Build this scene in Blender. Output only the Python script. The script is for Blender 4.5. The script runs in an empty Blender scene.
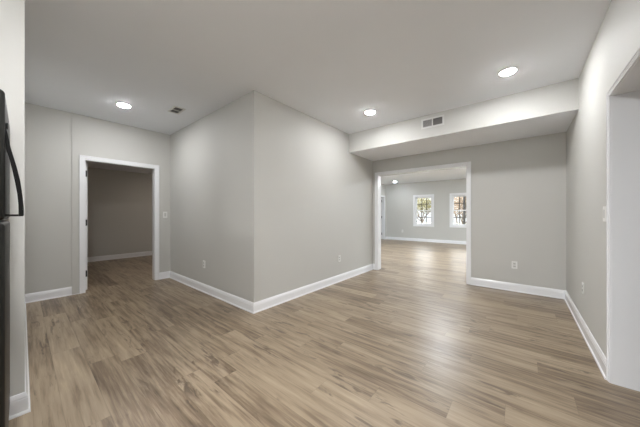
import bpy, bmesh, math, random
from mathutils import Vector, Matrix, noise

random.seed(7)
scene = bpy.context.scene
COL = scene.collection
R = math.radians

# ------------------------------------------------------------------ camera
EYE = 1.2107
FOC = 244.87
cam_data = bpy.data.cameras.new('camera')
cam = bpy.data.objects.new('camera', cam_data)
COL.objects.link(cam)
cam_data.sensor_width = 36.0
cam_data.sensor_fit = 'HORIZONTAL'
cam_data.lens = FOC / 640 * 36.0
cam_data.shift_y = (214.45 - 213.5) / 640
cam_data.clip_start = 0.02
cam.location = (0, 0, EYE)
cam.rotation_euler = (R(90), 0, R(39.42))
scene.camera = cam

# ------------------------------------------------------------------ world, daylight, exposure
scene.view_settings.view_transform = 'Standard'
scene.view_settings.look = 'None'
scene.view_settings.gamma = 1.0
scene.view_settings.use_curve_mapping = False
scene.view_settings.exposure = 0.12
LENS_MAIN = 345.0      # emission of the ceiling lamps in the near room
LENS_FAR = 230.0
FILL_KITCHEN = 1150.0
FILL_SIDE = 130.0
FILL_FAR_ROOM = 1400.0
FILL_KITCHEN_BACK = 1500.0
world = bpy.data.worlds.new('overcast_sky')
scene.world = world
world.use_nodes = True
wn = world.node_tree
wn.nodes.clear()
bg = wn.nodes.new('ShaderNodeBackground')
wo = wn.nodes.new('ShaderNodeOutputWorld')
# hazy overcast sky: pale near the horizon, much brighter higher up
_tc = wn.nodes.new('ShaderNodeTexCoord'); _sp = wn.nodes.new('ShaderNodeSeparateXYZ'); _mr = wn.nodes.new('ShaderNodeMapRange')
wn.links.new(_tc.outputs['Generated'], _sp.inputs[0]); wn.links.new(_sp.outputs[2], _mr.inputs[0])
_mr.inputs[1].default_value = 0.06; _mr.inputs[2].default_value = 0.20
_mr.inputs[3].default_value = 1.25; _mr.inputs[4].default_value = 7.5
wn.links.new(_mr.outputs[0], bg.inputs['Strength'])
bg.inputs['Color'].default_value = (0.94, 0.97, 1.0, 1)
wn.links.new(bg.outputs[0], wo.inputs[0])


# ------------------------------------------------------------------ materials
def new_mat(name):
    m = bpy.data.materials.new(name)
    m.use_nodes = True
    return m, m.node_tree, m.node_tree.nodes['Principled BSDF']


def paint(name, col, rough=0.6, bump=0.02, scale=260, mottling=0.02, spec=0.5):
    m, t, b = new_mat(name)
    tc = t.nodes.new('ShaderNodeTexCoord')
    n1 = t.nodes.new('ShaderNodeTexNoise'); n1.inputs['Scale'].default_value = 1.7
    n1.inputs['Detail'].default_value = 3
    t.links.new(tc.outputs['Object'], n1.inputs['Vector'])
    mx = t.nodes.new('ShaderNodeMix'); mx.data_type = 'RGBA'
    a = [c * (1 - mottling) for c in col]; c2 = [min(1, c * (1 + mottling)) for c in col]
    mx.inputs[6].default_value = (*a, 1); mx.inputs[7].default_value = (*c2, 1)
    t.links.new(n1.outputs['Fac'], mx.inputs[0])
    t.links.new(mx.outputs[2], b.inputs['Base Color'])
    b.inputs['Roughness'].default_value = rough
    b.inputs['Specular IOR Level'].default_value = spec
    if bump:
        n2 = t.nodes.new('ShaderNodeTexNoise'); n2.inputs['Scale'].default_value = scale
        t.links.new(tc.outputs['Object'], n2.inputs['Vector'])
        bp = t.nodes.new('ShaderNodeBump'); bp.inputs['Strength'].default_value = bump
        bp.inputs['Distance'].default_value = 0.002
        t.links.new(n2.outputs['Fac'], bp.inputs['Height'])
        t.links.new(bp.outputs[0], b.inputs['Normal'])
    return m


M_WALL = paint('greige_wall_paint', (0.580, 0.577, 0.550), 0.62, 0.05)
M_CEIL = paint('flat_white_ceiling_paint', (0.865, 0.89, 0.93), 0.8, 0.05)
M_TRIM = paint('semi_gloss_white_trim', (0.87, 0.88, 0.90), 0.17, 0.0)
M_DOOR = paint('white_door_paint', (0.78, 0.785, 0.79), 0.35, 0.0)
M_PLATE = paint('white_plastic', (0.82, 0.82, 0.80), 0.35, 0.0)
M_DARKSLOT = paint('dark_slot', (0.03, 0.03, 0.03), 0.7, 0.0)
M_VENT_SHADOW = paint('vent_shadow_grey', (0.16, 0.155, 0.15), 0.7, 0.0)
M_GREY = paint('grey_receptacle_plastic', (0.60, 0.60, 0.58), 0.4, 0.0)
M_LOUVRE_SHADE = paint('vent_shade_grey', (0.36, 0.355, 0.35), 0.5, 0.0)
M_LOUVRE = paint('vent_white_enamel', (0.70, 0.70, 0.68), 0.4, 0.0)


def metal(name, col, rough):
    m, t, b = new_mat(name)
    tc = t.nodes.new('ShaderNodeTexCoord')
    mp = t.nodes.new('ShaderNodeMapping'); mp.inputs['Scale'].default_value = (2, 2, 300)
    n = t.nodes.new('ShaderNodeTexNoise'); n.inputs['Scale'].default_value = 4
    t.links.new(tc.outputs['Object'], mp.inputs[0]); t.links.new(mp.outputs[0], n.inputs['Vector'])
    mr = t.nodes.new('ShaderNodeMapRange')
    mr.inputs[3].default_value = rough * 0.85; mr.inputs[4].default_value = rough * 1.15
    t.links.new(n.outputs['Fac'], mr.inputs[0]); t.links.new(mr.outputs[0], b.inputs['Roughness'])
    b.inputs['Base Color'].default_value = (*col, 1)
    b.inputs['Metallic'].default_value = 0.85
    return m


M_BLACK = metal('black_metal', (0.015, 0.015, 0.015), 0.4)
M_FRIDGE = metal('dark_stainless', (0.035, 0.035, 0.033), 0.4)
M_FRIDGE_BODY = paint('charcoal_cabinet_paint', (0.018, 0.017, 0.017), 0.45, 0.03)
M_STEEL = metal('satin_steel', (0.5, 0.5, 0.5), 0.3)


def emitter(name, col, strength):
    m, t, b = new_mat(name)
    b.inputs['Base Color'].default_value = (0.9, 0.9, 0.9, 1)
    b.inputs['Emission Color'].default_value = (*col, 1)
    b.inputs['Emission Strength'].default_value = strength
    return m


WARM = (0.99, 0.99, 1.0)
COOL = (0.88, 0.94, 1.0)
M_LENS = emitter('lamp_lens_glow', WARM, LENS_MAIN)
M_FILL_K = emitter('kitchen_fill_lamp_glow', WARM, FILL_KITCHEN)
M_LENS_F = emitter('far_room_lamp_lens_glow', COOL, LENS_FAR)
M_FILL_F = emitter('far_room_fill_lamp_glow', COOL, FILL_FAR_ROOM)
M_FILL_K2 = emitter('kitchen_back_fill_lamp_glow', WARM, FILL_KITCHEN_BACK)
M_FILL_S = emitter('side_room_fill_lamp_glow', COOL, FILL_SIDE)


def floor_mat():
    m, t, b = new_mat('vinyl_oak_planks')
    N = t.nodes; L = t.links
    uv = N.new('ShaderNodeUVMap'); uv.uv_map = 'plank'
    at = N.new('ShaderNodeAttribute'); at.attribute_name = 'tone'
    ar = N.new('ShaderNodeAttribute'); ar.attribute_name = 'seed'
    sep = N.new('ShaderNodeSeparateXYZ'); L.new(uv.outputs[0], sep.inputs[0])

    def math_(op, a, bb=None, c=None):
        n = N.new('ShaderNodeMath'); n.operation = op
        for i, v in enumerate((a, bb, c)):
            if v is None: continue
            if isinstance(v, (int, float)): n.inputs[i].default_value = v
            else: L.new(v, n.inputs[i])
        return n.outputs[0]
    # vector: along (m), across (m), seed
    sx = math_('ADD', sep.outputs[0], math_('MULTIPLY', ar.outputs['Fac'], 37.0))
    cb = N.new('ShaderNodeCombineXYZ'); L.new(sx, cb.inputs[0]); L.new(sep.outputs[1], cb.inputs[1])
    L.new(math_('MULTIPLY', ar.outputs['Fac'], 91.0), cb.inputs[2])

    def noise_(scale, detail, rough, dist=0.0, s=1.0):
        mp = N.new('ShaderNodeMapping'); mp.inputs['Scale'].default_value = scale
        L.new(cb.outputs[0], mp.inputs[0])
        n = N.new('ShaderNodeTexNoise'); n.inputs['Scale'].default_value = s
        n.inputs['Detail'].default_value = detail; n.inputs['Roughness'].default_value = rough
        n.inputs['Distortion'].default_value = dist
        L.new(mp.outputs[0], n.inputs['Vector'])
        return n.outputs['Fac']
    broad = noise_((1.3, 14, 1), 3, 0.55, 0.6)          # long light and dark bands
    fine = noise_((2.4, 46, 1), 5, 0.62, 0.4)            # grain
    pore = noise_((16, 330, 1), 2, 0.6)                 # pores
    knot = noise_((4.0, 20, 1), 4, 0.65, 0.8)            # dark smudgy knots
    cl = noise_((1.6, 8, 1), 1, 0.5)

    v = math_('ADD', math_('MULTIPLY', math_('SUBTRACT', broad, 0.5), 0.85), 0.5)
    v = math_('ADD', v, math_('MULTIPLY', math_('SUBTRACT', fine, 0.5), 0.85))
    v = math_('ADD', v, math_('MULTIPLY', math_('SUBTRACT', pore, 0.5), 0.10))
    v = math_('ADD', v, math_('MULTIPLY', at.outputs['Fac'], 0.8))
    ramp = N.new('ShaderNodeValToRGB'); L.new(v, ramp.inputs[0])
    e = ramp.color_ramp.elements
    e[0].position = 0.12; e[0].color = (0.100, 0.068, 0.043, 1)
    e[1].position = 0.92; e[1].color = (0.46, 0.365, 0.252, 1)
    x = ramp.color_ramp.elements.new(0.36); x.color = (0.205, 0.150, 0.098, 1)
    x = ramp.color_ramp.elements.new(0.55); x.color = (0.320, 0.247, 0.168, 1)
    x = ramp.color_ramp.elements.new(0.72); x.color = (0.375, 0.295, 0.204, 1)
    kmask = N.new('ShaderNodeMapRange'); kmask.inputs[1].default_value = 0.52; kmask.inputs[2].default_value = 0.64
    L.new(knot, kmask.inputs[0])
    cmask = N.new('ShaderNodeMapRange'); cmask.inputs[1].default_value = 0.50; cmask.inputs[2].default_value = 0.60
    L.new(cl, cmask.inputs[0])
    km = math_('MULTIPLY', math_('MULTIPLY', kmask.outputs[0], cmask.outputs[0]), 0.75)
    mk = N.new('ShaderNodeMix'); mk.data_type = 'RGBA'
    L.new(km, mk.inputs[0]); L.new(ramp.outputs[0], mk.inputs[6]); mk.inputs[7].default_value = (0.085, 0.058, 0.040, 1)
    # plank edges: a narrow bevel line
    W, Ln = 0.18, 1.22
    dy = math_('MINIMUM', sep.outputs[1], math_('SUBTRACT', W, sep.outputs[1]))
    ax = N.new('ShaderNodeAttribute'); ax.attribute_name = 'plen'
    u0 = sep.outputs[0]
    dx = math_('MINIMUM', u0, math_('SUBTRACT', ax.outputs['Fac'], u0))
    dmin = math_('MINIMUM', dx, dy)
    em = N.new('ShaderNodeMapRange'); em.inputs[1].default_value = 0.0; em.inputs[2].default_value = 0.0028
    em.inputs[3].default_value = 1.0; em.inputs[4].default_value = 0.0
    L.new(dmin, em.inputs[0])
    me = N.new('ShaderNodeMix'); me.data_type = 'RGBA'
    L.new(math_('MULTIPLY', em.outputs[0], 0.28), me.inputs[0]); L.new(mk.outputs[2], me.inputs[6])
    me.inputs[7].default_value = (0.07, 0.05, 0.035, 1)
    L.new(me.outputs[2], b.inputs['Base Color'])
    rr = N.new('ShaderNodeMapRange'); rr.inputs[3].default_value = 0.42; rr.inputs[4].default_value = 0.30
    L.new(fine, rr.inputs[0]); L.new(rr.outputs[0], b.inputs['Roughness'])
    b.inputs['Specular IOR Level'].default_value = 0.6
    bp = N.new('ShaderNodeBump'); bp.inputs['Strength'].default_value = 0.12; bp.inputs['Distance'].default_value = 0.0015
    L.new(math_('SUBTRACT', fine, math_('MULTIPLY', em.outputs[0], 2.0)), bp.inputs['Height'])
    L.new(bp.outputs[0], b.inputs['Normal'])
    return m


M_FLOOR = floor_mat()


def glass_mat():
    m = bpy.data.materials.new('window_glass'); m.use_nodes = True
    t = m.node_tree; t.nodes.clear()
    o = t.nodes.new('ShaderNodeOutputMaterial'); mx = t.nodes.new('ShaderNodeMixShader')
    tr = t.nodes.new('ShaderNodeBsdfTransparent'); gl = t.nodes.new('ShaderNodeBsdfGlossy')
    fr = t.nodes.new('ShaderNodeFresnel'); fr.inputs['IOR'].default_value = 1.45
    gl.inputs['Roughness'].default_value = 0.02
    tr.inputs['Color'].default_value = (0.97, 0.98, 0.98, 1)
    t.links.new(fr.outputs[0], mx.inputs[0]); t.links.new(tr.outputs[0], mx.inputs[1])
    t.links.new(gl.outputs[0], mx.inputs[2]); t.links.new(mx.outputs[0], o.inputs[0])
    return m


M_GLASS = glass_mat()
M_MUNTIN = paint('dark_grille', (0.035, 0.031, 0.028), 0.6, 0.0)  # one dark colour for all window grilles


def foliage_mat(name, c1, c2):
    m, t, b = new_mat(name)
    g = t.nodes.new('ShaderNodeTexCoord'); n = t.nodes.new('ShaderNodeTexNoise'); n.inputs['Scale'].default_value = 2.5
    mx = t.nodes.new('ShaderNodeMix'); mx.data_type = 'RGBA'
    mx.inputs[6].default_value = (*c1, 1); mx.inputs[7].default_value = (*c2, 1)
    t.links.new(g.outputs['Object'], n.inputs['Vector']); t.links.new(n.outputs['Fac'], mx.inputs[0])
    t.links.new(mx.outputs[2], b.inputs['Base Color'])
    b.inputs['Roughness'].default_value = 0.8
    return m


M_LEAF = foliage_mat('yellow_green_leaves', (0.16, 0.15, 0.06), (0.26, 0.23, 0.12))
M_LEAF2 = foliage_mat('tan_leaves', (0.20, 0.14, 0.09), (0.30, 0.23, 0.17))
M_BARK = foliage_mat('brown_bark', (0.09, 0.07, 0.055), (0.16, 0.13, 0.10))
M_LAWN = foliage_mat('pale_dry_lawn', (0.24, 0.23, 0.17), (0.34, 0.32, 0.26))
M_POST = paint('dark_brown_post', (0.035, 0.03, 0.028), 0.6, 0.0)


# ------------------------------------------------------------------ helpers
def box(bm, x0, x1, y0, y1, z0, z1):
    v = [bm.verts.new((x, y, z)) for x in (x0, x1) for y in (y0, y1) for z in (z0, z1)]
    for f in ((0, 1, 3, 2), (4, 6, 7, 5), (0, 4, 5, 1), (2, 3, 7, 6), (0, 2, 6, 4), (1, 5, 7, 3)):
        bm.faces.new([v[i] for i in f])
    return v


def boxes(*bs):
    bm = bmesh.new()
    for b in bs: box(bm, *b)
    return bm


def bevel(bm, w, seg=2):
    bmesh.ops.recalc_face_normals(bm, faces=bm.faces)
    bmesh.ops.bevel(bm, geom=list(bm.edges), offset=w, segments=seg, affect='EDGES', profile=0.5)
    return bm


def lathe(bm, prof, seg=32, axis='Z', c=(0, 0, 0)):
    rings = []
    for r, h in prof:
        ring = []
        for i in range(seg):
            a = 2 * math.pi * i / seg
            p = (r * math.cos(a), r * math.sin(a), h)
            if axis == 'Y': p = (p[0], p[2], p[1])
            if axis == 'X': p = (p[2], p[0], p[1])
            ring.append(bm.verts.new((p[0] + c[0], p[1] + c[1], p[2] + c[2])))
        rings.append(ring)
    for a, b in zip(rings, rings[1:]):
        for i in range(seg):
            j = (i + 1) % seg
            bm.faces.new((a[i], a[j], b[j], b[i]))
    for ring in (rings[0], rings[-1]):
        try: bm.faces.new(ring)
        except ValueError: pass
    return bm


def tube(bm, pts, radii, seg=8):
    rings = []
    n = len(pts)
    for i, p in enumerate(pts):
        p = Vector(p)
        d = (Vector(pts[min(i + 1, n - 1)]) - Vector(pts[max(i - 1, 0)])).normalized()
        u = d.cross(Vector((0.31, 0.95, 0.05)))
        if u.length < 1e-3: u = d.cross(Vector((1, 0, 0)))
        u.normalize(); w = d.cross(u)
        r = radii[i] if hasattr(radii, '__len__') else radii
        rings.append([bm.verts.new(p + r * (math.cos(2 * math.pi * k / seg) * u + math.sin(2 * math.pi * k / seg) * w)) for k in range(seg)])
    for a, b in zip(rings, rings[1:]):
        for k in range(seg):
            j = (k + 1) % seg
            bm.faces.new((a[k], a[j], b[j], b[k]))
    bm.faces.new(rings[0]); bm.faces.new(rings[-1])
    return bm


def link(name, bm, m, parent=None, smooth=False):
    bmesh.ops.recalc_face_normals(bm, faces=bm.faces)
    me = bpy.data.meshes.new(name)
    bm.to_mesh(me); bm.free()
    me.materials.append(m)
    if smooth:
        for p in me.polygons: p.use_smooth = True
    o = bpy.data.objects.new(name, me)
    COL.objects.link(o)
    if parent: o.parent = parent
    return o


def struct(name, bm, m, parent=None):
    o = link(name, bm, m, parent)
    if not parent: o['kind'] = 'structure'
    return o


def thing(name, label, cat, loc=(0, 0, 0), rz=0, group=None):
    o = bpy.data.objects.new(name, None)
    COL.objects.link(o)
    o.location = loc; o.rotation_euler = (0, 0, rz)
    o.empty_display_size = 0.1
    o['label'] = label; o['category'] = cat
    if group: o['group'] = group
    return o


def copy_thing(root, loc, rz, label):
    def cp(o, par):
        c = o.copy(); COL.objects.link(c)
        if par: c.parent = par
        for ch in list(o.children): cp(ch, c)
        return c
    r = cp(root, None)
    r.location = loc; r.rotation_euler = (0, 0, rz); r['label'] = label
    return r


# ------------------------------------------------------------------ plan (metres)
H = 2.74            # near ceiling
HF = 2.66           # far room ceiling
HS = 2.41           # left side room ceiling
XL, YB, XB, YK, XR = -5.218, 1.810, -2.540, 4.931, 0.496
XS, YS = -2.350, 0.010
YM, ZM = 3.959, 2.391
YF = 11.38
T = 0.12
TR = 0.17
YK2 = YK + 0.14
XFL, XFR = -5.14, 1.5
XW = -8.505         # far wall of the dark room
LD0, LD1, DT = 0.625, 1.550, 2.050      # left doorway clear opening
OP0, OP1, OT = -2.412, -0.742, 2.055    # wide cased opening
RD0, RD1, RT = 1.790, 2.680, 2.060      # right doorway

# ------------------------------------------------------------------ floor: planks running across the room
def build_floor():
    W, Ln = 0.18, 1.22
    known = {0: -1.945, 1: -2.93, 2: -1.938, 3: -1.10, 4: -0.768, 5: -0.346, 6: -0.077, 7: -0.596,
             8: -0.95, 9: -0.33, 10: 0.10, -3: -3.13, -4: -2.75}
    tones = {(0, -1.945): 0.03, (2, -1.938): 0.04, (4, -0.768): 0.10, (5, -0.346): 0.12, (6, -0.077): 0.15,
             (9, -0.33): -0.17, (9, -1.55): -0.10, (8, -0.95): 0.05, (7, -0.596): 0.0, (10, -1.12): 0.08,
             (10, 0.10): -0.10, (2, -3.158): -0.10, (0, -3.165): -0.06, (1, -1.71): -0.10, (-1, -2.2): -0.1}
    rng = random.Random(21)
    bm = bmesh.new()
    uvl = bm.loops.layers.uv.new('plank')
    ft = bm.faces.layers.float.new('tone'); fs = bm.faces.layers.float.new('seed'); fl = bm.faces.layers.float.new('plen')
    X0, X1, Y0, Y1 = -8.62, 3.32, -4.12, 11.5
    k0 = math.floor((Y0 - 0.70) / W); k1 = math.ceil((Y1 - 0.70) / W)
    for k in range(k0, k1):
        ya, yb = 0.70 + k * W, 0.70 + (k + 1) * W
        off = known.get(k, rng.uniform(0, Ln))
        n0 = math.floor((X0 - off) / Ln)
        x = off + n0 * Ln
        while x < X1:
            tone = rng.gauss(0, 0.085)
            for (kk, xx), tv in tones.items():
                if kk == k and abs(xx - x) < 0.08: tone = tv
            seed = rng.random()
            a, b = max(x, X0), min(x + Ln, X1)
            c, d = max(ya, Y0), min(yb, Y1)
            if b - a > 1e-4 and d - c > 1e-4:
                f = bm.faces.new([bm.verts.new(p) for p in ((a, c, 0), (b, c, 0), (b, d, 0), (a, d, 0))])
                f[ft] = tone; f[fs] = seed; f[fl] = Ln
                for l in f.loops:
                    l[uvl].uv = (l.vert.co.x - x, l.vert.co.y - ya)
            x += Ln
    # the slab beneath
    vs = box(bm, X0, X1, Y0, Y1, -0.12, -0.004)
    me = bpy.data.meshes.new('floor'); bm.to_mesh(me); bm.free()
    me.materials.append(M_FLOOR)
    o = bpy.data.objects.new('floor', me); COL.objects.link(o); o['kind'] = 'structure'


build_floor()

# ------------------------------------------------------------------ ceilings
struct('ceiling', boxes((XL - T, 3.32, -4.12, YK2, H, H + 0.12)), M_CEIL)
struct('ceiling_far_room', boxes((XFL - T, XFR + T, YK2, YF + T, HF, HF + 0.2)), paint('bright_ceiling_white', (0.90, 0.93, 0.97), 0.7, 0.03))
struct('ceiling_side_room', boxes((XW - T, XL - T, -1.6, 3.9, HS, HS + 0.12)), M_CEIL)
_so = struct('ceiling_soffit', boxes((XB, XR, YM, YK, ZM, H)), M_WALL)
_so.data.materials.append(M_CEIL)
for _p in _so.data.polygons:
    if _p.normal.z < -0.5: _p.material_index = 1

# ------------------------------------------------------------------ walls
STEP = 0.476
struct('wall_left', boxes(
    (XL - T, XL - 0.010, -0.10, STEP, 0, H),
    (XL - T, XL, STEP, LD0 - 0.018, 0, H),
    (XL - T, XL, LD0 - 0.018, LD1 + 0.018, DT + 0.018, H),
    (XL - T, XL, LD1 + 0.018, YB + T, 0, H)), M_WALL)
struct('wall_alcove', boxes(
    (XL - T, XS, YS - T, YS, 0, H),
    (XS - T, XS, -0.92, YS - T, 0, H),
    (XS - T, -1.60, -0.92, -0.80, 0, H)), M_WALL)
struct('wall_middle_left', boxes((XL, XB, YB, YB + T, 0, H)), M_WALL)
struct('wall_middle_right', boxes((XB - T, XB, YB + T, YK, 0, H)), M_WALL)
struct('wall_back', boxes(
    (XFL - T, OP0 - 0.018, YK, YK2, 0, H),
    (OP0 - 0.018, OP1 + 0.018, YK, YK2, OT + 0.018, H),
    (OP1 + 0.018, XFR + T, YK, YK2, 0, H)), M_WALL)
struct('wall_right', boxes(
    (XR, XR + TR, -4.0, RD0 - 0.018, 0, H),
    (XR, XR + TR, RD0 - 0.018, RD1 + 0.018, RT + 0.018, H),
    (XR, XR + TR, RD1 + 0.018, YK, 0, H)), M_WALL)
# kitchen side, behind the camera, with a window added to let in daylight
struct('wall_kitchen_side', boxes((-1.72, -1.60, -4.0, -0.92, 0, H)), M_WALL)
KW = (-1.50, 0.35, 0.25, 2.35)
struct('wall_kitchen_back', boxes(
    (-1.72, KW[0], -4.12, -4.0, 0, H), (KW[1], XR + TR, -4.12, -4.0, 0, H),
    (KW[0], KW[1], -4.12, -4.0, 0, KW[2]), (KW[0], KW[1], -4.12, -4.0, KW[3], H)), M_WALL)
# room beyond the right doorway
struct('wall_passage_far', boxes((XR + TR, 3.32, RD1, RD1 + T, 0, H)), M_WALL)
struct('wall_passage_near', boxes((XR + TR, 3.32, 0.2, 0.32, 0, H)), M_WALL)
struct('wall_passage_end', boxes((3.2, 3.32, 0.32, RD1, 0, H)), M_WALL)
# dark room beyond the left doorway
struct('wall_side_room_far', boxes((XW - T, XW, -1.6, 3.9, 0, HS)), M_WALL)
struct('wall_side_room_near', boxes((XW, XL - T, -1.6, -1.48, 0, HS), (XL - 0.24, XL - T, -1.48, -0.10, 0, HS)), M_WALL)
struct('wall_side_room_end', boxes((XW, XL - T, 3.78, 3.9, 0, HS), (XL - 0.24, XL - T, YB + T, 3.78, 0, HS)), M_WALL)
# far room
WIN = [(-3.735, -3.015, 0.755, 2.005), (-2.235, -1.515, 0.755, 2.005), (-0.70, 0.02, 0.755, 2.005)]
fw = []
xs = [XFL - T] + [v for w in WIN for v in w[:2]] + [XFR + T]
for i in range(0, len(xs), 2): fw.append((xs[i], xs[i + 1], YF, YF + T + 0.02, 0, HF))
for w in WIN:
    fw += [(w[0], w[1], YF, YF + T + 0.02, 0, w[2]), (w[0], w[1], YF, YF + T + 0.02, w[3], HF)]
struct('wall_far', boxes(*fw), M_WALL)
FD0, FD1 = 10.36, 11.17
struct('wall_far_left', boxes(
    (XFL - T, XFL, YK2, FD0 - 0.018, 0, HF), (XFL - T, XFL, FD1 + 0.018, YF, 0, HF),
    (XFL - T, XFL, FD0 - 0.018, FD1 + 0.018, DT + 0.018, HF)), M_WALL)
struct('wall_far_right', boxes((XFR, XFR + T, YK2, YF, 0, HF)), M_WALL)
struct('wall_closet', boxes((XFL - 1.3, XFL - T, FD0 - 0.5, FD0 - 0.4, 0, HF), (XFL - 1.3, XFL - T, FD1 + 0.1, FD1 + 0.2, 0, HF),
                            (XFL - 1.4, XFL - 1.3, FD0 - 0.5, FD1 + 0.2, 0, HF), (XFL - 1.4, XFL - T, FD0 - 0.5, FD1 + 0.2, HF, HF + 0.1),
                            (XFL - 1.4, XFL - T, FD0 - 0.5, FD1 + 0.2, -0.05, 0.0)), M_WALL)

# ------------------------------------------------------------------ baseboards
PROF = [(0, 0), (0.024, 0), (0.0235, 0.008), (0.0205, 0.014), (0.015, 0.017), (0.0145, 0.088), (0.0125, 0.092), (0.0125, 0.100),
        (0.0085, 0.112), (0.005, 0.122), (0, 0.125)]


def baseboard(name, p0, p1, nrm, k0=0, k1=0, prof=PROF):
    """runs p0 -> p1 on the wall face, nrm points into the room; k: +1 outside corner, -1 inside corner"""
    p0 = Vector((*p0, 0)); p1 = Vector((*p1, 0)); n = Vector((*nrm, 0)); d = (p1 - p0).normalized()
    bm = bmesh.new(); A = []; B = []
    for t, z in prof:
        A.append(bm.verts.new(p0 + n * t - d * (k0 * t) + Vector((0, 0, z))))
        B.append(bm.verts.new(p1 + n * t + d * (k1 * t) + Vector((0, 0, z))))
    q = len(prof)
    for i in range(q):
        j = (i + 1) % q
        bm.faces.new((A[i], A[j], B[j], B[i]))
    bm.faces.new(A); bm.faces.new(B)
    return struct(name, bm, M_TRIM)


CW = 0.066   # casing width
RV = 0.005   # reveal
baseboard('baseboard_alcove_side', (XS, -0.80), (XS, YS), (1, 0), 0, 1)
baseboard('baseboard_alcove_front', (XS, YS), (XL - 0.01, YS), (0, 1), 1, -1)
baseboard('baseboard_left', (XL - 0.01, YS), (XL - 0.01, STEP - 0.002), (1, 0), -1, 0)
baseboard('baseboard_left_corner', (XL, LD1 + RV + CW), (XL, YB), (1, 0), 0, -1)
baseboard('baseboard_middle_left', (XL, YB), (XB, YB), (0, -1), -1, 1)
baseboard('baseboard_middle_right', (XB, YB), (XB, YK), (1, 0), 1, -1)
baseboard('baseboard_back_left', (XB, YK), (OP0 - RV - CW, YK), (0, -1), -1, 0)
baseboard('baseboard_back', (OP1 + RV + CW, YK), (XR, YK), (0, -1), 0, -1)
baseboard('baseboard_right', (XR, YK), (XR, RD1 + RV + 0.032), (-1, 0), -1, 0)
baseboard('baseboard_right_near', (XR, RD0 - RV - 0.032), (XR, -4.0), (-1, 0), 0, 0)
baseboard('baseboard_far', (XFL, YF), (XFR, YF), (0, -1), -1, -1)
baseboard('baseboard_far_left', (XFL, YK2), (XFL, FD0 - RV - CW), (1, 0), 0, 0)
baseboard('baseboard_far_corner', (XFL, FD1 + RV + CW), (XFL, YF), (1, 0), 0, -1)
baseboard('baseboard_side_room', (XW, -1.48), (XW, 3.78), (1, 0), 0, 0)
# thin bead along the floor where the baseboard stops short of the doorway
struct('trim_1', boxes((XL, XL + 0.006, STEP, LD0 - RV - CW, 0, 0.007)), M_TRIM)

# ------------------------------------------------------------------ cased openings
def casing_box(bm, axis, face, sgn, a0, a1, z0, z1, th=0.017):
    lo, hi = sorted((face, face + sgn * th))
    if axis == 'X': box(bm, lo, hi, a0, a1, z0, z1)
    else: box(bm, a0, a1, lo, hi, z0, z1)


def cased(name, axis, faces, a0, a1, top, wm=0.042, ts=1.0):
    """axis: the wall's normal. faces: (coordinate, outward sign) of the two wall faces"""
    bm = bmesh.new()
    f0, f1 = faces
    lo, hi = sorted((f0[0], f1[0]))
    J = 0.018
    for q in ((a0 - J, a0, 0.0, top + J), (a1, a1 + J, 0.0, top + J), (a0, a1, top, top + J)):
        if axis == 'X': box(bm, lo, hi, q[0], q[1], q[2], q[3])
        else: box(bm, q[0], q[1], lo, hi, q[2], q[3])
    for face, s in faces:
        if not s: continue
        wo_ = 0.012 if ts == 1.0 else 0.008
        # main flat, then a thinner inner step and a raised outer back band
        i0, i1, it = a0 - RV, a1 + RV, top + RV
        for off, w, th in ((0, 0.012, 0.011 * ts), (0.012, wm, 0.014 * ts), (0.012 + wm, wo_, 0.019 * ts)):
            casing_box(bm, axis, face, s, i0 - off - w, i0 - off, 0, it + off + w, th)
            casing_box(bm, axis, face, s, i1 + off, i1 + off + w, 0, it + off + w, th)
            casing_box(bm, axis, face, s, i0 - off, i1 + off, it + off, it + off + w, th)
    return struct(name, bm, M_TRIM)


cased('trim_2', 'X', ((XL, 1), (XL - T, -1)), LD0, LD1, DT)
cased('trim_3', 'Y', ((YK, -1), (YK2, 1)), OP0, OP1, OT)
cased('trim_4', 'X', ((XR, -1), (XR + TR, 0)), RD0, RD1, RT, 0.012, 0.75)
cased('trim_5', 'X', ((XFL, 1), (XFL - T, -1)), FD0, FD1, DT)

# ------------------------------------------------------------------ open doors (slab with two sunk panels, hinges, lever)
def open_door(name, hx, hy, length, side):
    """slab runs from the hinge towards -X; its far face (the one with the lever we glimpse) looks towards side*Y"""
    t = 0.035
    y0, y1 = sorted((hy, hy + side * t))
    x1 = hx; x0 = hx - length
    bm = bmesh.new()
    st = 0.11
    z0, z1 = 0.012, 2.035
    # stiles, rails and thinner sunk panels
    box(bm, x0, x0 + st, y0, y1, z0, z1); box(bm, x1 - st, x1, y0, y1, z0, z1)
    for a, b in ((z0, z0 + 0.22), (0.92, 1.05), (z1 - 0.12, z1)):
        box(bm, x0 + st, x1 - st, y0, y1, a, b)
    for a, b in ((z0 + 0.22, 0.92), (1.05, z1 - 0.12)):
        box(bm, x0 + st, x1 - st, y0 + 0.008, y1 - 0.008, a, b)
    d = struct(name, bm, M_DOOR)
    for z in (0.27, 1.08, 1.86):
        hb = bmesh.new()
        yc = (y0 + y1) / 2
        box(hb, x1, x1 + 0.004, yc - 0.013, yc + 0.013, z - 0.05, z + 0.05)
        lathe(hb, [(0.0075, -0.053), (0.0075, 0.053)], 12, 'Z', (x1 + 0.009, hy + side * 0.020 - side * 0.02, z))
        link('hinge', hb, M_BLACK, d)
    for s, yy in ((1, y1), (-1, y0)):
        lb = bmesh.new()
        lx = x0 + 0.07
        lathe(lb, [(0.026, 0), (0.026, s * 0.006), (0.012, s * 0.010), (0.010, s * 0.045)], 16, 'Y', (lx, yy, 0.95))
        tube(lb, [(lx - 0.005, yy + s * 0.045, 0.95), (lx + 0.05, yy + s * 0.048, 0.95), (lx + 0.115, yy + s * 0.044, 0.95)], [0.010, 0.009, 0.008], 10)
        link('door_handle', lb, M_BLACK, d)
    return d


open_door('door_1', XL - T - 0.012, LD0 + 0.002, 0.90, 1)
open_door('door_2', XFL - T - 0.012, FD1 - 0.002, 0.78, -1)

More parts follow.
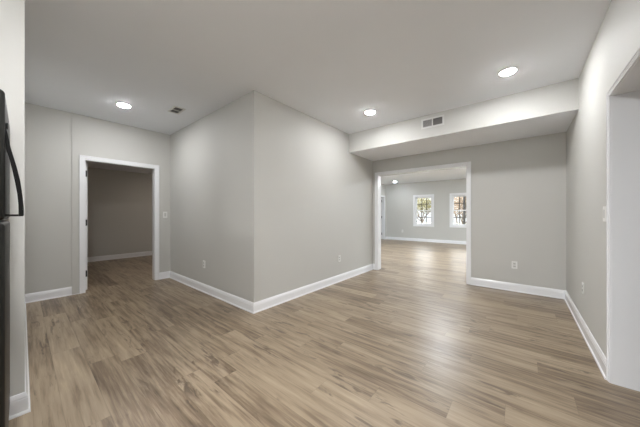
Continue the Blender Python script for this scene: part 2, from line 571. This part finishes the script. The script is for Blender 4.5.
# ------------------------------------------------------------------ windows
def window(name, x0, x1, z0, z1, y, out, grille=(3, 2)):
    """y: inner wall face, out: +1/-1 direction towards outside"""
    Y = lambda a, b: tuple(sorted((y + out * a, y + out * b)))
    bm = bmesh.new()
    # jamb liner
    ya, yb = Y(0.0, 0.13)
    box(bm, x0, x0 + 0.02, ya, yb, z0, z1); box(bm, x1 - 0.02, x1, ya, yb, z0, z1)
    box(bm, x0 + 0.02, x1 - 0.02, ya, yb, z1 - 0.02, z1); box(bm, x0 + 0.02, x1 - 0.02, ya, yb, z0, z0 + 0.02)
    # casing, picture framed
    c = 0.085
    ya, yb = Y(-0.018, 0.0)
    box(bm, x0 - c, x0 + 0.006, ya, yb, z0 - c, z1 + c); box(bm, x1 - 0.006, x1 + c, ya, yb, z0 - c, z1 + c)
    box(bm, x0 + 0.006, x1 - 0.006, ya, yb, z1 - 0.006, z1 + c); box(bm, x0 + 0.006, x1 - 0.006, ya, yb, z0 - c, z0 + 0.006)
    w = struct(name, bm, M_TRIM)
    zm = (z0 + z1) / 2
    for (a, b, dep) in ((z0 + 0.02, zm + 0.018, 0.045), (zm - 0.018, z1 - 0.02, 0.085)):
        sb = bmesh.new()
        s = 0.038
        ya, yb = Y(dep, dep + 0.035)
        xa, xb = x0 + 0.02, x1 - 0.02
        box(sb, xa, xa + s, ya, yb, a, b); box(sb, xb - s, xb, ya, yb, a, b)
        box(sb, xa + s, xb - s, ya, yb, a, a + s); box(sb, xa + s, xb - s, ya, yb, b - s, b)
        sash = link('sash', sb, M_TRIM, w)
        gb = bmesh.new(); g0, g1 = Y(dep + 0.014, dep + 0.018)
        box(gb, xa + s, xb - s, g0, g1, a + s, b - s)
        link('glass_pane', gb, M_GLASS, sash)
        mb = bmesh.new(); m0, m1 = Y(dep + 0.020, dep + 0.032)
        for i in range(1, grille[0]):
            xc = xa + s + (xb - xa - 2 * s) * i / grille[0]
            box(mb, xc - 0.015, xc + 0.015, m0, m1, a + s, b - s)
        for j in range(1, grille[1]):
            zc = a + s + (b - a - 2 * s) * j / grille[1]
            box(mb, xa + s, xb - s, m0 - 0.0005, m1 + 0.0005, zc - 0.015, zc + 0.015)
        link('grille', mb, M_MUNTIN, sash)
    return w


for i, w in enumerate(WIN):
    window('window_%d' % (i + 1), w[0], w[1], w[2], w[3], YF, 1)
window('window_4', KW[0], KW[1], KW[2], KW[3], -4.0, -1)  # unseen window added behind the camera as a daylight source

# ------------------------------------------------------------------ refrigerator at the left edge
def fridge():
    X0, X1 = -2.325, -1.660          # its far and near sides
    YFr = -0.045                      # front plane of the doors
    r = thing('refrigerator', 'dark refrigerator with a curved black handle at the left edge beside the wall end', 'refrigerator', ((X0 + X1) / 2, -0.40, 0))
    ox, oy = (X0 + X1) / 2, -0.40
    w = (X1 - X0) / 2
    yf = YFr - oy
    bm = boxes((-w + 0.005, w - 0.005, -0.335, yf - 0.075, 0.03, 1.705)); bevel(bm, 0.006)
    link('cabinet', bm, M_FRIDGE_BODY, r)

    def door(name, z0, z1):
        # rounded front edges: profile in Y, swept in X, bevelled
        b = boxes((-w, w, yf - 0.068, yf, z0, z1)); bevel(b, 0.017, 4)
        return link(name, b, M_FRIDGE, r, True)
    fz = door('freezer_door', 1.186, 1.733)
    dd = door('fridge_door', 0.10, 1.176)
    for z0, z1, p in ((1.20, 1.72, fz), (0.12, 1.16, dd)):
        link('gasket', boxes((-w + 0.012, w - 0.012, yf - 0.0755, yf - 0.0675, z0, z1)), M_DARKSLOT, p)
    link('toe_grille', boxes((-w + 0.01, w - 0.01, yf - 0.10, yf - 0.07, 0.02, 0.09)), M_FRIDGE_BODY, r)
    for sx in (-1, 1):
        for yy in (-0.28, 0.22):
            link('foot', lathe(bmesh.new(), [(0.018, 0), (0.018, 0.012), (0.010, 0.014), (0.010, 0.032)], 12, 'Z', (sx * (w - 0.06), yy, 0)), M_BLACK, r)
    hc = boxes((w - 0.09, w - 0.02, yf - 0.12, yf - 0.02, 1.733, 1.745)); bevel(hc, 0.004)
    # bowed freezer handle near the door's free edge
    hx = w - 0.035
    pts = []; outer = [(1.590, 0.000), (1.545, 0.006), (1.50, 0.0105), (1.455, 0.0185), (1.41, 0.026), (1.36, 0.0335), (1.31, 0.039), (1.26, 0.0425), (1.225, 0.0440), (1.204, 0.0440)]
    inner = [(1.585, -0.004), (1.535, -0.003), (1.485, -0.001), (1.44, 0.0070), (1.395, 0.0130), (1.345, 0.0200), (1.30, 0.0255), (1.255, 0.0285), (1.225, 0.0290), (1.211, 0.0290)]
    outer = [(z, d + 0.006 * min(1, (1.59 - z) / 0.2)) for z, d in outer]; inner = [(z, d + 0.006 * min(1, (1.59 - z) / 0.2)) for z, d in inner]
    hb = bmesh.new(); vs = []
    for (zo, do), (zi, di) in zip(outer, inner):
        vs.append([hb.verts.new((hx + s * 0.011, yf + d, z)) for (z, d) in ((zo, do), (zi, di)) for s in (-1, 1)])
    for a, b in zip(vs, vs[1:]):
        for i, j in ((0, 1), (1, 3), (3, 2), (2, 0)):
            hb.faces.new((a[i], a[j], b[j], b[i]))
    for e in (vs[0], vs[-1]): hb.faces.new((e[0], e[1], e[3], e[2]))
    bevel(hb, 0.0025, 2)
    h = link('handle', hb, M_BLACK, fz)
    sb = boxes((hx - 0.010, hx + 0.010, yf - 0.002, yf + 0.048, 1.2025, 1.2115)); bevel(sb, 0.0015)
    link('handle_mount', sb, M_BLACK, h)
    sb = boxes((hx - 0.010, hx + 0.010, yf - 0.002, yf + 0.007, 1.575, 1.600)); bevel(sb, 0.0015)
    link('handle_mount', sb, M_BLACK, h)
    link('hinge_cap', hc, M_FRIDGE_BODY, r)


fridge()

# ------------------------------------------------------------------ ceiling lamps
def lamp(name, label, loc, mat, group, rad=0.085):
    r = thing(name, label, 'ceiling light', loc, 0, group)
    ring = lathe(bmesh.new(), [(rad, 0.0), (rad, -0.004), (rad - 0.006, -0.009), (rad - 0.016, -0.009), (rad - 0.018, -0.004), (rad - 0.018, 0.0)], 40)
    link('trim_ring', ring, M_PLATE, r, True)
    lens = lathe(bmesh.new(), [(rad - 0.018, -0.0035), (rad - 0.020, -0.0120), (rad - 0.032, -0.0150), (rad * 0.4, -0.0165), (0.002, -0.0170)], 40)
    link('lens', lens, mat, r)
    return r


G = 'recessed ceiling lamps'
lamp('recessed_light', 'round recessed ceiling lamp left of the small ceiling vent, above the left doorway', (-4.288, 0.904, H), M_LENS, G)
lamp('recessed_light', 'round recessed ceiling lamp nearest the corner where soffit meets the middle wall', (-1.745, 3.300, H), M_LENS, G)
lamp('recessed_light', 'round recessed ceiling lamp near the right wall, in front of the soffit', (-0.110, 3.300, H), M_LENS, G)
lamp('recessed_light', 'unseen fill lamp added in the ceiling just in front of the refrigerator', (-0.85, -0.05, H), M_FILL_K, G)  # lamp added out of view to brighten the left and alcove walls
lamp('recessed_light', 'unseen fill lamp added in the ceiling at the back of the kitchen by its added window', (-0.60, -2.40, H), M_FILL_K2, G)  # added behind the camera to lift walls and ceiling
lamp('recessed_light', 'small bright ceiling lamp in the far room above the left window', (-4.33, 10.50, HF), M_LENS_F, G)
for x, y, s in ((0.5, 10.5, 'by its right far corner'), (-4.33, 7.2, 'nearer the doorway on the left'),
                (-1.7, 7.2, 'nearer the doorway in the middle'), (0.5, 7.2, 'nearer the doorway on the right')):
    lamp('recessed_light', 'hidden fill lamp added in the far room ceiling, %s' % s, (x, y, HF), M_FILL_F, G)  # added out of sight to brighten the far room's ceiling and walls
lamp('recessed_light', 'unseen fill lamp added in the room beyond the right doorway', (1.9, 1.3, H), M_FILL_S, G)  # added off view so that the doorway jamb receives light
lamp('recessed_light', 'unseen weak fill lamp added in the dim room beyond the left doorway', (-6.9, 2.9, HS), emitter('dim_fill_lamp_glow', (1.0, 0.86, 0.74), 215.0), G)  # added off to the side so the dim room isn't black

# ------------------------------------------------------------------ vents
def vent(name, label, loc, rot, w, h, banks=2):
    """modelled facing -Y, centred; w along X, h along Z"""
    r = thing(name, label, 'vent', loc)
    r.rotation_euler = rot
    fb = bmesh.new(); b = 0.024
    box(fb, -w / 2, -w / 2 + b, -0.008, 0, -h / 2, h / 2); box(fb, w / 2 - b, w / 2, -0.008, 0, -h / 2, h / 2)
    box(fb, -w / 2 + b, w / 2 - b, -0.008, 0, h / 2 - b, h / 2); box(fb, -w / 2 + b, w / 2 - b, -0.008, 0, -h / 2, -h / 2 + b)
    box(fb, -0.008, 0.008, -0.008, 0, -h / 2 + b, h / 2 - b)
    link('frame', fb, M_LOUVRE, r)
    link('backing', boxes((-w / 2 + b, w / 2 - b, -0.0016, -0.0002, -h / 2 + b, h / 2 - b)), M_VENT_SHADOW, r)
    for sx in (-1, 1):
        x0, x1 = (-w / 2 + b + 0.001, -0.009) if sx < 0 else (0.009, w / 2 - b - 0.001)
        lb = bmesh.new()
        n = max(3, int((h - 2 * b) / 0.014))
        for i in range(n):
            z = -h / 2 + b + (h - 2 * b) * (i + 0.5) / n
            tilt = 0.0035 * sx
            vs = [lb.verts.new(p) for p in ((x0, -0.007, z - tilt), (x1, -0.007, z - tilt), (x1, -0.002, z + tilt), (x0, -0.002, z + tilt),
                                            (x0, -0.007, z - tilt + 0.0012), (x1, -0.007, z - tilt + 0.0012), (x1, -0.002, z + tilt + 0.0012), (x0, -0.002, z + tilt + 0.0012))]
            for f in ((0, 1, 2, 3), (7, 6, 5, 4), (0, 4, 5, 1), (1, 5, 6, 2), (2, 6, 7, 3), (3, 7, 4, 0)):
                lb.faces.new([vs[q] for q in f])
        link('louvre', lb, M_LOUVRE_SHADE if sx < 0 else M_VENT_SHADOW, r)  # shade put into the louvre colour: one bank mid grey, the other dark
    return r


vent('wall_vent', 'white rectangular two-bank vent grille on the front of the soffit', (-1.042, YM, 2.611), (0, 0, 0), 0.325, 0.150)
vent('ceiling_vent', 'small white ceiling register beside the recessed lamp near the middle wall', (-3.90, 1.435, H), (R(90), 0, 0), 0.27, 0.15)

# ------------------------------------------------------------------ outlets and switches
def outlet(label, loc, rz):
    """faces -Y before turning"""
    r = thing('wall_outlet', label, 'outlet', loc, rz, 'duplex wall outlets')
    pb = boxes((-0.036, 0.036, -0.0060, 0, -0.058, 0.058)); bevel(pb, 0.002)
    link('plate', pb, M_PLATE, r)
    for s in (-1, 1):
        rb = boxes((-0.017, 0.017, -0.0078, -0.0058, s * 0.021 - 0.0145, s * 0.021 + 0.0145)); bevel(rb, 0.0008)
        q = link('receptacle', rb, M_GREY, r)
        link('slots', boxes((-0.008, -0.0055, -0.0083, -0.0076, s * 0.021 - 0.003, s * 0.021 + 0.007),
                            (0.0055, 0.008, -0.0083, -0.0076, s * 0.021 - 0.003, s * 0.021 + 0.007),
                            (-0.002, 0.002, -0.0083, -0.0076, s * 0.021 - 0.010, s * 0.021 - 0.006)), M_DARKSLOT, q)
    return r


o1 = outlet('white outlet low on the back wall right of the wide opening', (-0.083, YK, 0.414), 0)
copy_thing(o1, (-3.834, YB, 0.432), 0, 'white outlet low on the wall between the left doorway and the projecting corner')
copy_thing(o1, (XB, 3.637, 0.415), R(90), 'white outlet low on the middle wall left of the wide opening')
copy_thing(o1, (XR, 3.685, 0.447), R(-90), 'white outlet low on the right wall near its baseboard')
copy_thing(o1, (-4.324, YF, 0.431), 0, 'tiny white outlet on the far room wall left of the first window')


def switch(label, loc, rz):
    r = thing('light_switch', label, 'light switch', loc, rz, 'wall light switches')
    pb = boxes((-0.036, 0.036, -0.0060, 0, -0.058, 0.058)); bevel(pb, 0.002)
    link('plate', pb, M_PLATE, r)
    rb = boxes((-0.0165, 0.0165, -0.0085, -0.0055, -0.033, 0.033)); bevel(rb, 0.001)
    link('rocker', rb, M_GREY, r)
    return r


s1 = switch('white light switch beside the left doorway casing', (XL, 1.722, 1.205), R(90))
copy_thing(s1, (XR, 2.835, 1.215), R(-90), 'white light switch beside the right doorway casing')

# ------------------------------------------------------------------ outdoors, seen through the far windows
struct('ground', boxes((-40, 30, YF + 0.4, 60, -0.9, -0.6)), M_LAWN)


def tree(label, x, y, h, crown, leaf, seed, density=900):
    rng = random.Random(seed)
    r = thing('tree', label, 'tree', (x, y, -0.6), 0, None)
    tb = bmesh.new(); tips = []

    def grow(p, d, L, rad, lvl):
        n = 4; pts = [p]
        for i in range(n):
            d = (d + Vector((rng.uniform(-.18, .18), rng.uniform(-.18, .18), rng.uniform(-.03, .10)))).normalized()
            pts.append(pts[-1] + d * (L / n))
        tube(tb, pts, [rad * (1 - 0.45 * i / n) for i in range(n + 1)], 6)
        if lvl == 0:
            tips.extend(pts[2:]); return
        for k in range(4 if lvl > 1 else 3):
            q = pts[rng.choice((2, 3, 4)) if lvl < 3 else rng.choice((3, 4, 4))]
            nd = (d + Vector((rng.uniform(-1, 1), rng.uniform(-1, 1), rng.uniform(-.1, .7))) * 0.9).normalized()
            grow(q, nd, L * 0.82, rad * 0.5, lvl - 1)
    grow(Vector((0, 0, 0)), Vector((0, 0, 1)), h, 0.09, 3)
    link('trunk', tb, M_BARK, r)
    lb = bmesh.new()
    for i in range(density):
        p = rng.choice(tips) + Vector([rng.gauss(0, crown) for _ in range(3)])
        s = rng.uniform(0.05, 0.11)
        u = Vector([rng.uniform(-1, 1) for _ in range(3)]).normalized(); v = u.orthogonal().normalized()
        w = u.cross(v)
        m = [lb.verts.new(p + q) for q in (v * s, w * s * 0.5 + u * s * .15, -v * s, -w * s * 0.5 + u * s * .15)]
        lb.faces.new(m)
    lf = link('foliage', lb, leaf, r)


tree('yellow-green tree outside the left window of the far room', -6.0, 20.5, 1.2, 0.26, M_LEAF, 3, 1500)
tree('pale yellow tree standing behind the yellow-green tree outside', -9.2, 27.0, 1.5, 0.30, M_LEAF, 5, 1500)
tree('tan-leaved tree outside the second window of the far room', -3.3, 20.0, 1.2, 0.26, M_LEAF2, 8, 1000)
tree('sparse tan tree farther back outside the second window', -5.0, 28.0, 1.6, 0.35, M_LEAF2, 11, 900)

pr = thing('porch_post', 'dark upright porch post just outside the second far window', 'post', (-2.07, 13.2, -0.6))
pb = boxes((-0.045, 0.045, -0.045, 0.045, 0, 3.6)); bevel(pb, 0.008)
link('shaft', pb, M_POST, pr)
link('base', bevel(boxes((-0.11, 0.11, -0.11, 0.11, 0, 0.14)), 0.006), M_POST, pr)
